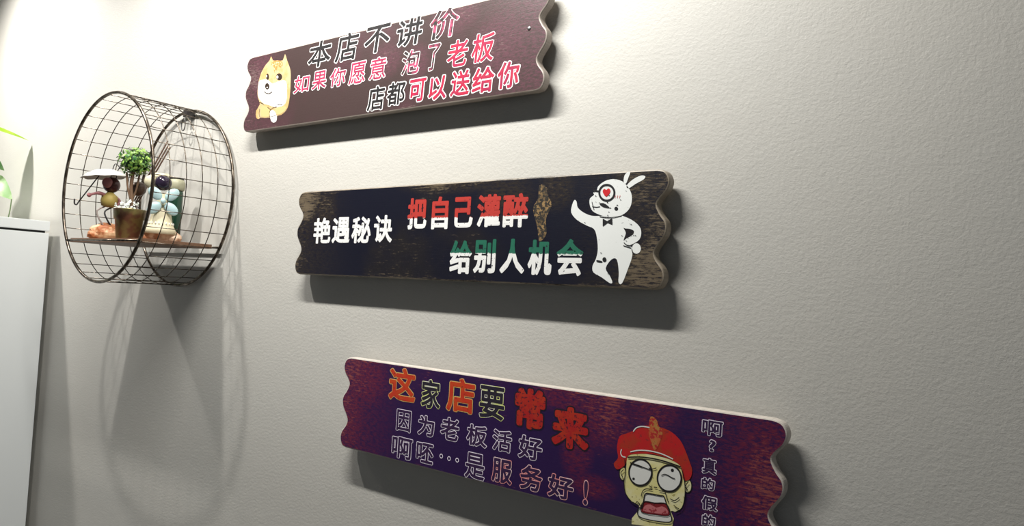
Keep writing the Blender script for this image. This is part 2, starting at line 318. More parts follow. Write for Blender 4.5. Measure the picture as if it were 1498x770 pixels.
ART = {
    'dog_body': [(-232.8, 47.9), (-229.7, 54.1), (-224.4, 46.7), (-213.9, 45.2), (-198.9, 43.0), (-194.3, 52.2), (-187.8, 41.4), (-179.5, 28.6), (-176.1, 16.8), (-174.8, -6.0), (-176.0, -25.3), (-181.8, -36.0), (-193.1, -41.3), (-203.2, -42.0), (-204.1, -50.1), (-212.0, -51.8), (-217.9, -48.0), (-221.3, -42.7), (-233.7, -42.4), (-245.1, -40.4), (-251.1, -42.0), (-258.0, -39.2), (-259.3, -28.1), (-250.5, -18.9), (-257.7, -6.4), (-259.5, 4.0), (-257.9, 19.0), (-252.4, 31.8), (-242.4, 42.2)],
    'dog_face': [(-257.1, 17.2), (-246.7, 19.2), (-233.9, 17.6), (-220.7, 10.1), (-201.9, 11.9), (-187.0, 9.2), (-182.4, -8.4), (-184.5, -24.4), (-202.5, -29.0), (-224.9, -23.3), (-245.2, -16.2), (-257.5, -3.0)],
    'dog_patch': [(-224.3, 45.5), (-202.9, 42.9), (-198.0, 36.0), (-204.4, 32.8), (-210.2, 36.9), (-213.4, 29.1), (-218.6, 27.3), (-220.4, 35.8), (-226.9, 40.0)],
    'dog_paw_a': [(-245.6, -24.5), (-233.1, -24.1), (-222.6, -31.0), (-222.4, -40.1), (-233.9, -41.0), (-244.0, -38.0)],
    'dog_paw_b': [(-206.4, -30.2), (-194.6, -28.2), (-181.2, -30.4), (-183.7, -35.8), (-193.3, -39.7), (-203.5, -39.5)],
    'dog_white_paw': [(-221.5, -33.6), (-212.3, -32.9), (-203.7, -41.9), (-204.1, -50.1), (-212.1, -51.3), (-219.0, -45.4)],
    'dog_eye_a': [(-231.4, 22.0), (-231.4, 20.4), (-231.7, 19.1), (-232.4, 18.1), (-233.3, 17.5), (-234.4, 17.4), (-235.6, 17.8), (-236.7, 18.6), (-237.7, 19.8), (-238.4, 21.3), (-238.7, 22.9), (-238.7, 24.5), (-238.4, 25.8), (-237.7, 26.8), (-236.8, 27.4), (-235.7, 27.5), (-234.5, 27.1), (-233.4, 26.3), (-232.4, 25.1), (-231.8, 23.6)],
    'dog_eye_b': [(-197.2, 17.6), (-197.4, 16.0), (-198.3, 14.6), (-199.9, 13.7), (-201.9, 13.2), (-204.2, 13.2), (-206.6, 13.8), (-208.8, 14.8), (-210.7, 16.2), (-211.9, 17.8), (-212.5, 19.5), (-212.3, 21.1), (-211.4, 22.5), (-209.9, 23.5), (-207.8, 23.9), (-205.5, 23.9), (-203.1, 23.3), (-200.9, 22.3), (-199.1, 20.9), (-197.8, 19.3)],
    'dog_nose': [(-228.2, 6.6), (-228.3, 5.1), (-229.0, 3.7), (-230.1, 2.8), (-231.7, 2.3), (-233.5, 2.2), (-235.3, 2.7), (-237.1, 3.6), (-238.5, 4.9), (-239.5, 6.4), (-240.0, 8.0), (-239.9, 9.6), (-239.2, 10.9), (-238.0, 11.8), (-236.5, 12.4), (-234.7, 12.4), (-232.8, 11.9), (-231.1, 11.0), (-229.7, 9.7), (-228.7, 8.2)],
    'dog_glint_a': [(-236.0, 23.2), (-236.0, 22.7), (-236.1, 22.3), (-236.4, 21.9), (-236.8, 21.7), (-237.2, 21.7), (-237.6, 21.9), (-238.1, 22.1), (-238.4, 22.6), (-238.7, 23.1), (-238.8, 23.6), (-238.8, 24.1), (-238.6, 24.6), (-238.4, 24.9), (-238.0, 25.1), (-237.6, 25.1), (-237.1, 25.0), (-236.7, 24.7), (-236.4, 24.3), (-236.1, 23.8)],
    'dog_glint_b': [(-206.4, 18.3), (-206.5, 17.5), (-206.7, 16.9), (-207.2, 16.5), (-207.9, 16.2), (-208.6, 16.2), (-209.4, 16.4), (-210.1, 16.9), (-210.7, 17.5), (-211.2, 18.1), (-211.4, 18.9), (-211.3, 19.6), (-211.0, 20.2), (-210.6, 20.7), (-209.9, 20.9), (-209.2, 20.9), (-208.4, 20.7), (-207.7, 20.3), (-207.1, 19.7), (-206.6, 19.0)],
    'dog_glint_c': [(-231.9, 5.4), (-232.0, 5.1), (-232.2, 4.8), (-232.6, 4.6), (-233.2, 4.6), (-233.8, 4.6), (-234.4, 4.7), (-234.9, 4.9), (-235.4, 5.2), (-235.7, 5.5), (-235.8, 5.8), (-235.8, 6.1), (-235.5, 6.4), (-235.1, 6.6), (-234.6, 6.6), (-234.0, 6.6), (-233.4, 6.5), (-232.8, 6.3), (-232.4, 6.0), (-232.0, 5.7)],
    'dog_line_a': [(-240.1, -0.3), (-235.1, -3.1), (-227.7, -4.8), (-220.5, -3.1)],
    'dog_line_b': [(-251.4, -15.8), (-245.0, -17.9), (-239.7, -20.4)],
    'dog_line_c': [(-228.7, -26.2), (-220.0, -30.5)],
    'dog_line_d': [(-221.1, -41.9), (-223.1, -34.3), (-216.6, -28.8), (-205.4, -27.5)],
    'dog_line_e': [(-204.3, -25.2), (-198.2, -24.8), (-191.7, -26.2)],
    'dog_line_f': [(-249.6, -26.6), (-249.8, -34.1), (-246.8, -40.3)],
    'dog_line_g': [(-221.1, -41.9), (-211.3, -41.5), (-204.5, -39.9)],
    'rabbit_head': [(212.9, 45.8), (220.5, 50.7), (230.2, 52.4), (240.9, 49.7), (248.9, 42.5), (253.1, 34.0), (252.6, 24.8), (248.3, 18.2), (240.0, 13.8), (228.5, 13.0), (216.6, 15.5), (207.3, 20.0), (203.5, 27.1), (203.6, 33.2), (208.4, 36.8), (207.3, 39.1), (211.5, 41.6)],
    'rabbit_ear_a': [(242.9, 49.1), (243.5, 55.5), (247.1, 59.0), (249.9, 58.1), (248.3, 53.5), (245.8, 47.2)],
    'rabbit_ear_b': [(246.5, 44.8), (253.1, 50.7), (262.2, 54.4), (267.2, 53.3), (265.2, 50.1), (257.1, 46.4), (248.9, 42.0)],
    'rabbit_body': [(218.6, 14.4), (206.6, 14.8), (196.3, 18.5), (188.8, 24.0), (187.0, 30.2), (184.3, 32.3), (181.7, 27.7), (180.8, 18.9), (188.5, 10.8), (201.2, 4.5), (210.0, 0.9), (213.9, -6.9), (216.1, -20.6), (214.3, -30.9), (210.7, -37.9), (212.1, -44.7), (222.2, -49.6), (232.3, -55.3), (235.3, -54.2), (231.8, -47.6), (226.6, -40.1), (232.9, -31.0), (239.2, -30.9), (242.2, -43.9), (242.4, -54.0), (246.6, -54.9), (252.4, -40.4), (256.7, -27.0), (254.9, -17.0), (247.5, -12.9), (246.1, -10.3), (248.1, -3.7), (245.0, 1.7), (243.2, 7.3), (238.0, 14.7)],
    'rabbit_arm': [(239.0, 14.7), (253.4, 10.0), (263.1, 2.9), (265.6, -3.8), (263.8, -10.4), (257.5, -14.5), (250.2, -16.7), (245.8, -13.4), (248.8, -9.7), (256.1, -5.7), (257.2, -1.7), (252.1, 0.5), (245.0, 1.7), (240.3, 8.2)],
    'rabbit_fist': [(266.1, -19.5), (265.9, -21.1), (265.3, -22.6), (264.2, -23.7), (262.9, -24.5), (261.4, -24.8), (259.8, -24.5), (258.4, -23.8), (257.2, -22.6), (256.4, -21.2), (256.1, -19.5), (256.3, -17.9), (256.9, -16.4), (257.9, -15.2), (259.3, -14.4), (260.8, -14.2), (262.4, -14.4), (263.8, -15.2), (265.0, -16.4), (265.7, -17.8)],
    'rabbit_lens': [(232.7, 38.1), (232.6, 36.3), (232.0, 34.6), (231.1, 33.1), (229.7, 31.8), (228.1, 30.9), (226.2, 30.4), (224.2, 30.2), (222.2, 30.5), (220.2, 31.2), (218.5, 32.2), (217.0, 33.6), (215.8, 35.2), (215.0, 37.0), (214.7, 38.8), (214.8, 40.7), (215.4, 42.4), (216.4, 43.9), (217.7, 45.2), (219.4, 46.1), (221.3, 46.6), (223.3, 46.7), (225.3, 46.4), (227.3, 45.7), (229.0, 44.7), (230.5, 43.3), (231.6, 41.7), (232.4, 40.0)],
    'rabbit_heart': [(223.4, 34.2), (219.7, 37.8), (218.7, 40.7), (220.6, 42.7), (223.0, 41.4), (225.3, 43.0), (227.7, 41.2), (227.5, 38.2)],
    'rabbit_line_a': [(208.1, 41.3), (214.8, 40.2)],
    'rabbit_line_b': [(206.4, 29.2), (207.7, 25.2), (209.3, 21.2)],
    'rabbit_line_c': [(207.3, 24.4), (212.1, 23.7), (216.1, 24.1)],
    'rabbit_line_d': [(246.8, -13.7), (250.1, -16.0), (254.8, -16.7)],
    'rabbit_line_e': [(256.1, -20.3), (257.1, -23.7), (259.4, -25.3)],
    'rabbit_line_f': [(216.7, 13.8), (224.6, 12.6), (234.3, 12.7), (242.3, 13.9)],
    'rabbit_line_g': [(246.4, -16.7), (255.0, -19.0)],
    'rabbit_tie': [(220.4, 11.6), (225.8, 8.8), (231.5, 11.8), (232.2, 4.9), (226.3, 7.1), (220.8, 3.4)],
    'rabbit_speck_a': [(215.5, 27.2), (220.2, 27.8), (225.9, 24.7), (228.0, 22.1), (222.1, 22.9), (218.0, 24.7)],
    'rabbit_speck_b': [(237.9, 21.5), (237.3, 20.0), (235.9, 19.5), (234.3, 20.1), (233.6, 21.6), (234.2, 23.0), (235.6, 23.6), (237.2, 22.9)],
    'rabbit_speck_c': [(227.1, -31.1), (226.5, -32.8), (224.8, -33.5), (223.1, -32.8), (222.4, -31.1), (223.0, -29.5), (224.6, -28.7), (226.3, -29.4)],
    'rabbit_speck_d': [(215.7, -31.8), (222.3, -32.9), (221.4, -34.2), (215.8, -33.6)],
    'rabbit_blush_a': [(234.2, 35.2), (233.6, 32.5)],
    'rabbit_blush_b': [(236.9, 35.1), (236.3, 32.4)],
    'rabbit_blush_c': [(239.6, 35.0), (239.0, 32.3)],
    'face_skin': [(140.0, 4.9), (158.6, 8.2), (179.8, 8.1), (195.4, 4.8), (197.8, -0.7), (200.9, -10.8), (202.1, -23.8), (199.8, -34.9), (193.3, -40.5), (188.2, -40.7), (190.7, -54.2), (147.7, -62.3), (153.2, -49.1), (154.9, -42.5), (147.3, -40.7), (139.8, -33.9), (137.5, -24.6), (138.2, -14.7), (138.9, -4.8)],
    'cap': [(124.6, -7.4), (129.1, -0.9), (127.3, 8.7), (129.5, 20.4), (137.3, 24.7), (145.0, 28.7), (152.5, 33.8), (163.2, 36.5), (175.3, 36.1), (185.9, 33.4), (195.0, 26.8), (200.4, 18.4), (205.2, 8.6), (208.0, 1.2), (206.0, -7.1), (199.7, -9.0), (197.4, 0.5), (193.2, 5.1), (179.7, 8.7), (164.7, 9.2), (149.4, 6.6), (140.1, 3.1), (138.2, -4.9), (133.6, -9.9), (128.1, -12.4)],
    'cap_smear': [(162.7, 45.0), (168.9, 43.1), (172.3, 36.8), (176.3, 31.9), (173.1, 20.5), (169.0, 13.0), (164.0, 21.8), (161.1, 32.3)],
    'face_ear_a': [(139.5, -14.4), (139.4, -16.5), (138.9, -18.5), (138.1, -20.1), (137.0, -21.3), (135.8, -21.9), (134.5, -21.8), (133.3, -21.1), (132.3, -19.8), (131.6, -18.0), (131.3, -16.0), (131.3, -13.9), (131.8, -11.9), (132.7, -10.3), (133.8, -9.1), (135.0, -8.6), (136.3, -8.7), (137.5, -9.4), (138.5, -10.7), (139.2, -12.4)],
    'face_ear_b': [(208.1, -13.0), (208.0, -15.0), (207.6, -16.9), (206.8, -18.4), (205.7, -19.6), (204.5, -20.1), (203.3, -20.1), (202.1, -19.4), (201.2, -18.2), (200.5, -16.5), (200.2, -14.6), (200.3, -12.6), (200.8, -10.8), (201.6, -9.2), (202.7, -8.1), (203.9, -7.5), (205.1, -7.6), (206.3, -8.3), (207.2, -9.5), (207.8, -11.1)],
    'face_eye_a': [(166.8, -8.2), (166.7, -11.0), (165.9, -13.8), (164.6, -16.4), (162.8, -18.8), (160.6, -20.7), (158.0, -22.2), (155.3, -23.0), (152.6, -23.3), (149.9, -22.8), (147.5, -21.8), (145.4, -20.2), (143.8, -18.1), (142.7, -15.6), (142.3, -12.8), (142.4, -9.9), (143.2, -7.1), (144.5, -4.4), (146.4, -2.0), (148.7, -0.1), (151.2, 1.3), (154.0, 2.1), (156.7, 2.3), (159.3, 1.8), (161.7, 0.7), (163.8, -0.9), (165.3, -3.0), (166.4, -5.5)],
    'face_eye_b': [(197.6, -8.0), (197.4, -10.7), (196.7, -13.5), (195.3, -16.0), (193.5, -18.3), (191.3, -20.3), (188.8, -21.7), (186.1, -22.5), (183.4, -22.8), (180.7, -22.4), (178.3, -21.4), (176.2, -19.9), (174.6, -17.8), (173.6, -15.4), (173.1, -12.7), (173.3, -9.9), (174.0, -7.1), (175.4, -4.5), (177.3, -2.1), (179.5, -0.2), (182.1, 1.2), (184.8, 2.0), (187.6, 2.2), (190.2, 1.7), (192.6, 0.7), (194.6, -0.9), (196.1, -2.9), (197.1, -5.3)],
    'face_pupil_a': [(149.0, -17.8), (148.8, -18.6), (148.1, -19.1), (147.2, -19.3), (146.5, -19.0), (146.2, -18.3), (146.4, -17.5), (147.1, -17.0), (148.0, -16.8), (148.7, -17.1)],
    'face_pupil_b': [(189.7, -1.8), (189.5, -2.8), (188.7, -3.6), (187.7, -3.7), (186.9, -3.3), (186.5, -2.4), (186.8, -1.4), (187.6, -0.7), (188.5, -0.5), (189.4, -1.0)],
    'face_line_a': [(143.6, -3.2), (149.9, -3.9), (155.9, -4.7)],
    'face_line_b': [(155.9, -4.7), (161.6, -5.4), (165.5, -6.1)],
    'face_line_c': [(177.4, -8.9), (180.6, -7.3), (184.3, -7.6)],
    'face_line_d': [(184.3, -7.6), (188.0, -9.0), (191.0, -9.4)],
    'face_line_e': [(157.0, -32.9), (158.2, -28.1), (161.6, -25.1), (168.0, -24.3)],
    'face_line_f': [(175.5, -23.9), (181.5, -24.0), (183.4, -27.7), (185.6, -32.6)],
    'face_line_g': [(164.8, -21.3), (166.3, -21.9), (167.9, -22.2)],
    'face_line_h': [(170.1, -21.6), (173.1, -21.3)],
    'face_line_i': [(140.5, 1.8), (157.2, 4.8), (176.9, 5.1), (196.2, 2.7)],
    'face_line_j': [(137.1, -0.9), (138.2, -14.7), (137.5, -24.6), (139.8, -33.9), (147.3, -40.7), (154.9, -42.5)],
    'face_line_k': [(197.7, 0.6), (201.2, -10.7), (202.1, -23.8), (199.8, -34.9), (193.3, -40.5)],
    'face_line_l': [(136.1, -11.2), (133.4, -14.9), (135.7, -18.7)],
    'face_line_m': [(204.7, -10.0), (202.1, -14.5), (204.6, -17.3)],
    'face_line_n': [(163.9, -4.3), (166.9, -4.9), (171.4, -3.0)],
    'face_line_o': [(148.1, -40.5), (151.2, -41.3), (152.7, -39.3), (155.4, -40.6), (156.4, -42.6)],
    'face_line_p': [(187.6, -29.2), (192.0, -29.9), (196.2, -26.3)],
    'face_line_q': [(191.6, -34.6), (194.5, -36.0), (196.7, -36.6)],
    'mouth': [(161.0, -30.3), (166.7, -28.7), (177.2, -28.3), (180.9, -28.4), (183.8, -34.6), (188.7, -44.0), (189.6, -49.8), (182.9, -52.2), (168.0, -53.7), (156.5, -53.2), (153.7, -49.0), (155.3, -44.5), (158.3, -43.8), (159.6, -38.1)],
    'mouth_inner': [(159.8, -37.8), (171.6, -36.4), (183.8, -34.8), (187.5, -44.5), (173.7, -47.3), (157.9, -47.8)],
    'tongue': [(161.6, -41.1), (167.2, -38.9), (173.4, -40.6), (179.2, -38.0), (184.5, -39.5), (185.4, -43.9), (173.7, -45.9), (160.0, -46.5)],
    'cap_line_a': [(145.0, 28.2), (148.0, 32.0), (154.1, 34.3), (161.8, 34.4)],
    'cap_line_b': [(132.6, 7.9), (132.0, 4.5), (133.8, 1.6), (137.3, 1.3)],
    'cap_line_c': [(143.0, 7.6), (152.3, 10.7), (164.5, 12.0), (176.6, 11.3), (187.9, 8.6)],
}

LW = .00014   # height of one printed layer

fc = bpy.data.curves.new('glyph', 'FONT'); fo = bpy.data.objects.new('glyph', fc); C.objects.link(fo)
GL = {}
def glyph(t):
    """filled outline of a character from Blender's built-in font, as points, faces and border edges in a unit box"""
    if t not in GL:
        fc.body = t; fc.resolution_u = 3
        me = fo.to_mesh(); bm = bmesh.new(); bm.from_mesh(me); fo.to_mesh_clear()
        bmesh.ops.remove_doubles(bm, verts=bm.verts, dist=1e-5)
        bm.verts.index_update()
        xs = [v.co.x for v in bm.verts]; ys = [v.co.y for v in bm.verts]
        x0, x1, y0, y1 = min(xs), max(xs), min(ys), max(ys)
        vs = [((v.co.x - x0) / (x1 - x0) - .5, (v.co.y - y0) / (y1 - y0) - .5) for v in bm.verts]
        fs = [[v.index for v in f.verts] for f in bm.faces]
        es = [(e.verts[0].index, e.verts[1].index) for e in bm.edges if len(e.link_faces) == 1]
        bm.free(); GL[t] = (vs, fs, es)
    return GL[t]

SK = [0]
def strokes(bm, segs, r, y0, mi, disc=8):
    seen = set()
    for a, b in segs:
        SK[0] += 1; y = y0 - (SK[0] % 29) * 2e-6   # neighbouring strokes of ink lie a hair apart
        a, b = Vector(a), Vector(b); d = b - a
        if d.length < 1e-6: continue
        q = Vector((-d.y, d.x)).normalized() * r
        f = bm.faces.new([bm.verts.new((p.x, y, p.y)) for p in (a + q, a - q, b - q, b + q)]); f.material_index = mi
        for p in (a, b):
            k = (round(p.x, 5), round(p.y, 5))
            if k in seen: continue
            seen.add(k); SK[0] += 1; y = y0 - (SK[0] % 29) * 2e-6
            f = bm.faces.new([bm.verts.new((p.x + r * math.cos(2 * math.pi * j / disc), y, p.y + r * math.sin(2 * math.pi * j / disc))) for j in range(disc)]); f.material_index = mi

def lettering(chars, mats, parent, bold, line=0, shear=0, label=None):
    """bold = how far strokes grow (mm); line = outline width (mm) in mats[1]; rows of (char, u, v, width, height) in mm"""
    for t, cu, cv, w_, h_ in chars:
        bm = bmesh.new()
        vs, fs, es = glyph(t)
        g = bold + line
        ww, hh = max(w_ - 2 * g, 1), max(h_ - 2 * g, 1)
        P2 = [((cu + x * ww + shear * y * hh) / 1000, (cv + y * hh) / 1000) for x, y in vs]
        y0 = -2 * LW
        yf = y0 - 65e-6
        if line:
            strokes(bm, [(P2[a], P2[b]) for a, b in es], (bold + line) / 1000, -LW, 1)
        V = [bm.verts.new((p[0], yf, p[1])) for p in P2]
        for f in fs:
            try: bm.faces.new([V[i] for i in f])
            except ValueError: pass
        if bold: strokes(bm, [(P2[a], P2[b]) for a, b in es], bold / 1000, y0, 0)
        obj('character', bm, mats, parent, label=label)

def flat(bm, name, lay, mi, smooth=3):
    p = ART[name]
    if smooth: p = cr(p, smooth)
    f = bm.faces.new([bm.verts.new((a / 1000, -lay * LW, b / 1000)) for a, b in p]); f.material_index = mi
def line(bm, name, lay, mi, r, closed=False):
    p = cr(ART[name], 4, closed)
    if closed: p.append(p[0])
    p = [(a / 1000, b / 1000) for a, b in p]
    strokes(bm, list(zip(p, p[1:])), r / 1000, -lay * LW, mi)

HW, HH = .2938, .060
def sign(label, loc, rot, face, edge):
    s = thing('wooden_sign', label, 'sign', loc, 0, 'wooden signs with scalloped ends')
    s.rotation_euler = (0, -rot, 0)
    prof = [(-14, 60), (-6, 58), (-1.5, 53), (0, 46), (-3, 38), (-10, 30), (-12.5, 24), (-8, 15), (-2.5, 8), (-1, 1), (-3, -7), (-10, -17), (-13, -24), (-10, -31), (-3.5, -39), (-1.2, -47), (-3, -54), (-7, -58.5), (-14, -60)]
    prof = cr(prof, 4, False)
    right = [(HW + a / 1000, b / 1000) for a, b in prof]
    out = right + [(-x, z) for x, z in reversed(right)]
    n = len(out)
    nor = []
    for i in range(n):
        a, b = Vector(out[i - 1]), Vector(out[(i + 1) % n]); d = (b - a).normalized(); nor.append(Vector((-d.y, d.x)))
    # normals of this clockwise loop point outwards
    def ring(y, ins): return [(out[i][0] - nor[i].x * ins, y, out[i][1] - nor[i].y * ins) for i in range(n)]
    bm = bmesh.new(); rs = []
    for y, ins in ((0, .0016), (.0005, .0005), (.0016, 0), (.0104, 0), (.012, .0015)):
        rs.append([bm.verts.new(p) for p in ring(y, ins)])
    for j, (A, B) in enumerate(zip(rs, rs[1:])):
        for i in range(n):
            f = bm.faces.new((A[i], A[(i + 1) % n], B[(i + 1) % n], B[i])); f.material_index = 1
    bm.faces.new(rs[0][::-1]); bm.faces.new(rs[-1]).material_index = 1
    bmesh.ops.recalc_face_normals(bm, faces=bm.faces)
    obj('board', bm, [face, edge], s)
    for x in (-.2, .2):
        bm = bmesh.new(); bx(bm, (x - .012, .012, .01), (x + .012, .0213, .034)); obj('wall_spacer', bm, edge, s)
    return s

WHITE = (.86, .86, .84)
# -- top sign: brown with a dog
b1 = (.058, .036, .035)
S1 = sign('worn brown wooden sign with a cartoon dog, the topmost of the three', (-.7773, -.0214, 1.7891), -.0024,
          board_paint('brown_sign_paint', b1, (.085, .035, .045), (.30, .22, .20), .11, 3.1, .36, (.115, .045, .062), ((.15, .05, .05, .03), (.03, .01, .04, .03), (.09, 0, .03, .03), (.22, .0, .05, .05), (-.25, .03, .04, .04))),
          board_paint('brown_sign_edge', (.30, .24, .20), (.20, .12, .10), (.55, .48, .42), .5, 4.4))
i_w = ink('white_ink_on_brown', WHITE, (.35, .25, .25), .66, 1)
i_k = ink('black_ink_on_brown', (.008, .007, .008), (.06, .03, .035), .60, 2)
i_kp = ink('black_to_pink_ink', (.02, .016, .016), (.06, .03, .035), .62, 2, (.45, .06, .14))
i_p = ink('pink_ink', (.42, .025, .09), (.5, .2, .25), .62, 3, (.30, .02, .07))
i_pp = ink('crimson_ink', (.44, .012, .05), (.35, .1, .12), .62, 3, (.34, .01, .06))
lettering(TEXT['s1a'][:4], [i_k, i_w], S1, .75, 1.4, .12, 'large black character outlined in white')
lettering(TEXT['s1a'][4:], [i_kp, i_w], S1, .8, .9, .12, 'large black character with pink smears, outlined in white')
lettering(TEXT['s1b'], [i_p, i_w], S1, .4, 1.25, .08, 'small pink character outlined in white')
lettering(TEXT['s1c'], [i_kp, i_w], S1, .5, .9, .08, 'black character with pink smears, outlined in white')
lettering(TEXT['s1d'], [i_pp, i_w], S1, .6, .95, .08, 'crimson character outlined in white')
lettering(TEXT['s1e'], [i_k, i_w], S1, .65, 1.35, .05, 'black character outlined in white, bottom row')
lettering(TEXT['s1f'], [i_pp, i_w], S1, .75, 1.35, .05, 'crimson character outlined in white, bottom row')
dm = [ink('dog_cream', (.60, .44, .24), (.4, .25, .2), .72, 5, (.56, .36, .14)), ink('dog_white', (.90, .88, .84), (.7, .6, .5), .72, 6), ink('dog_orange', (.50, .24, .06), (.8, .65, .4), .55, 7),
      ink('dog_dark', (.03, .015, .008), (.2, .1, .05), .7, 8), ink('dog_tan', (.58, .45, .20), (.5, .3, .2), .7, 9)]
bm = bmesh.new()
flat(bm, 'dog_body', 1, 0, 2); flat(bm, 'dog_face', 2, 1); flat(bm, 'dog_patch', 2, 2); flat(bm, 'dog_paw_a', 3, 4); flat(bm, 'dog_paw_b', 3, 4); flat(bm, 'dog_white_paw', 4, 1)
for k in ('dog_eye_a', 'dog_eye_b', 'dog_nose'): flat(bm, k, 3, 3, 0)
for k in 'abc': flat(bm, 'dog_glint_' + k, 4, 1, 0)
for k in 'abcdefg': line(bm, 'dog_line_' + k, 5, 3, .35 if k != 'a' else .6)
obj('dog_drawing', bm, dm, S1, label='cream and white cartoon dog with dark eyes')

# -- middle sign: navy black with a rabbit
b2 = (.0035, .004, .014)
S2 = sign('black and navy wooden sign with a white cartoon rabbit, the middle one of the three', (-.6201, -.0214, 1.5697), .0036,
          board_paint('navy_sign_paint', b2, (.012, .010, .012), (.24, .185, .12), .115, 7.7, .42, (.028, .020, .014), ((.09, .04, .05, .035), (.16, .045, .03, .03), (-.27, .04, .04, .03), (-.23, .03, .03, .03), (.27, -.04, .04, .03), (.255, .045, .03, .03), (.02, .056, .12, .012))),
          board_paint('navy_sign_edge', (.05, .04, .03), (.03, .02, .02), (.50, .42, .32), .4, 9.4))
k2 = (.02, .02, .03)
i_w2 = ink('white_ink', WHITE, k2, .62, 11)
i_red = ink('white_ink_red_top', WHITE, k2, .63, 12, (.48, .04, .03), .0168)
i_grn = ink('white_ink_green_top', WHITE, k2, .63, 13, (.015, .14, .085), -.0262)
lettering(TEXT['s2a'], [i_w2], S2, 1.15, label='white block character at the left')
lettering(TEXT['s2b'], [i_red], S2, 1.35, label='character red above and white below')
lettering(TEXT['s2c'], [i_grn], S2, 1.35, label='character green above and white below')
k2m = ink('black_print', (.01, .01, .012), (.3, .3, .3), .75, 15)
bm = bmesh.new()
flat(bm, 'rabbit_body', 1, 0, 3); flat(bm, 'rabbit_arm', 1.5, 0, 3); flat(bm, 'rabbit_head', 2, 0); flat(bm, 'rabbit_ear_a', 2, 0); flat(bm, 'rabbit_ear_b', 2, 0); flat(bm, 'rabbit_fist', 2, 0, 0)
line(bm, 'rabbit_lens', 4, 1, 1.1, True); flat(bm, 'rabbit_heart', 4, 2, 2)
for k in 'abcdefg': line(bm, 'rabbit_line_' + k, 4, 1, .9 if k == 'a' else .4)
flat(bm, 'rabbit_tie', 4, 1, 0)
for k in 'abcd': flat(bm, 'rabbit_speck_' + k, 4, 1, 2)
for k in 'abc': line(bm, 'rabbit_blush_' + k, 4, 2, .22)
rd = random.Random(5)
for k in range(46):
    names = ['rabbit_body', 'rabbit_head', 'rabbit_arm']; pts = ART[rd.choice(names)]
    a, b = rd.choice(pts), rd.choice(pts); t = rd.uniform(.25, .6); c = (a[0] + (b[0] - a[0]) * t, a[1] + (b[1] - a[1]) * t)
    r = rd.uniform(.25, .8)
    f = bm.faces.new([bm.verts.new(((c[0] + r * rd.uniform(.7, 1.6) * math.cos(q)) / 1000, -5 * LW, (c[1] + r * .6 * math.sin(q)) / 1000)) for q in (0, 1, 2, 3, 4, 5)]); f.material_index = 1
obj('rabbit_drawing', bm, [ink('rabbit_white', (.84, .86, .84), k2, .69, 16), k2m, ink('heart_red', (.62, .015, .02), k2, .8, 17)], S2, label='white cartoon rabbit with a red heart in its eyeglass and a bow tie')
# rubbed patch of bare ochre wood beside the rabbit
bm = bmesh.new()
f = bm.faces.new([bm.verts.new((a, -LW, b)) for a, b in cr([(.137, .050), (.146, .049), (.149, .038), (.155, .028), (.148, .012), (.150, -.004), (.141, -.013), (.137, .004), (.130, .024), (.136, .036)], 3)])
obj('rubbed_patch', bm, ink('ochre_wood', (.30, .19, .08), (.03, .025, .02), .46, 18, (.12, .08, .04)), S2, label='patch rubbed through to ochre wood')

# -- bottom sign: purple with a shouting face
b3 = (.022, .005, .060)
S3 = sign('purple wooden sign with a shouting face in a red cap, lowest of the three', (-.4967, -.0214, 1.3414), .0008,
          board_paint('purple_sign_paint', b3, (.036, .006, .060), (.46, .12, .10), .11, 12.3, .45, (.14, .012, .040), ((.105, .035, .055, .04), (.06, .050, .06, .018), (.10, -.035, .035, .016), (-.25, .035, .05, .04), (-.275, -.02, .03, .05), (.275, .01, .04, .06), (.165, .05, .035, .025), (.08, 0, .025, .04))),
          board_paint('purple_sign_edge', (.72, .62, .55), (.62, .48, .40), (.80, .74, .66), .5, 14.4))
p3 = b3
i_wt = ink('lilac_white_ink', (.92, .84, .95), (.3, .2, .35), .66, 21)
i_fl = ink('purple_ink', (.035, .012, .06), (.05, .02, .06), .6, 22)
i_dk = ink('charcoal_ink', (.02, .015, .03), (.03, .02, .02), .6, 22)
i_or = ink('red_orange_ink', (.55, .035, .012), (.2, .02, .02), .62, 23, (.56, .06, .01))
i_rd = ink('red_ink_worn', (.40, .012, .012), (.10, .01, .02), .56, 24, (.44, .03, .01))
i_yl = ink('ochre_outline_ink', (.66, .50, .16), (.4, .1, .05), .60, 25, (.70, .32, .12))
i_gy = ink('pale_green_outline_ink', (.80, .85, .30), (.3, .3, .1), .64, 26, (.85, .85, .70))
i_pk = ink('pink_outline_ink', (.92, .34, .34), (.3, .1, .1), .66, 27, (.9, .70, .70))
i_bk = ink('black_halo_ink', (.012, .008, .02), p3, .66, 28)
lettering(TEXT['s3a'], [i_or, i_yl], S3, 1.2, .95, -.02, 'large red-orange character outlined in ochre')
lettering(TEXT['s3b'], [i_dk, i_gy], S3, .8, .8, -.02, 'large dark character outlined in pale green')
lettering(TEXT['s3c'], [i_rd, i_bk], S3, 2.4, 1.6, -.02, 'heavy red character')
lettering(TEXT['s3d'], [i_fl, i_wt], S3, .6, .78, 0, 'small character outlined in white, middle row')
o = lettering(TEXT['s3e'], [i_fl, i_wt], S3, .6, .78, 0, 'small character outlined in white, lower row')
lettering(TEXT['s3f'], [i_fl, i_pk], S3, .65, .85, 0, 'small character outlined in pink')
lettering(TEXT['s3g'], [i_fl, i_wt], S3, .35, .62, 0, 'tiny outlined character in the column beside the face')
bm = bmesh.new()
for cu, cv in ((-108.4, -40.9), (-95.9, -41.6), (-83.1, -41.2)):
    p = [((cu + 2.3 * math.cos(q * math.pi / 6)) / 1000, (cv + 2.3 * math.sin(q * math.pi / 6)) / 1000) for q in range(13)]
    strokes(bm, list(zip(p, p[1:])), .00045, -LW, 0)
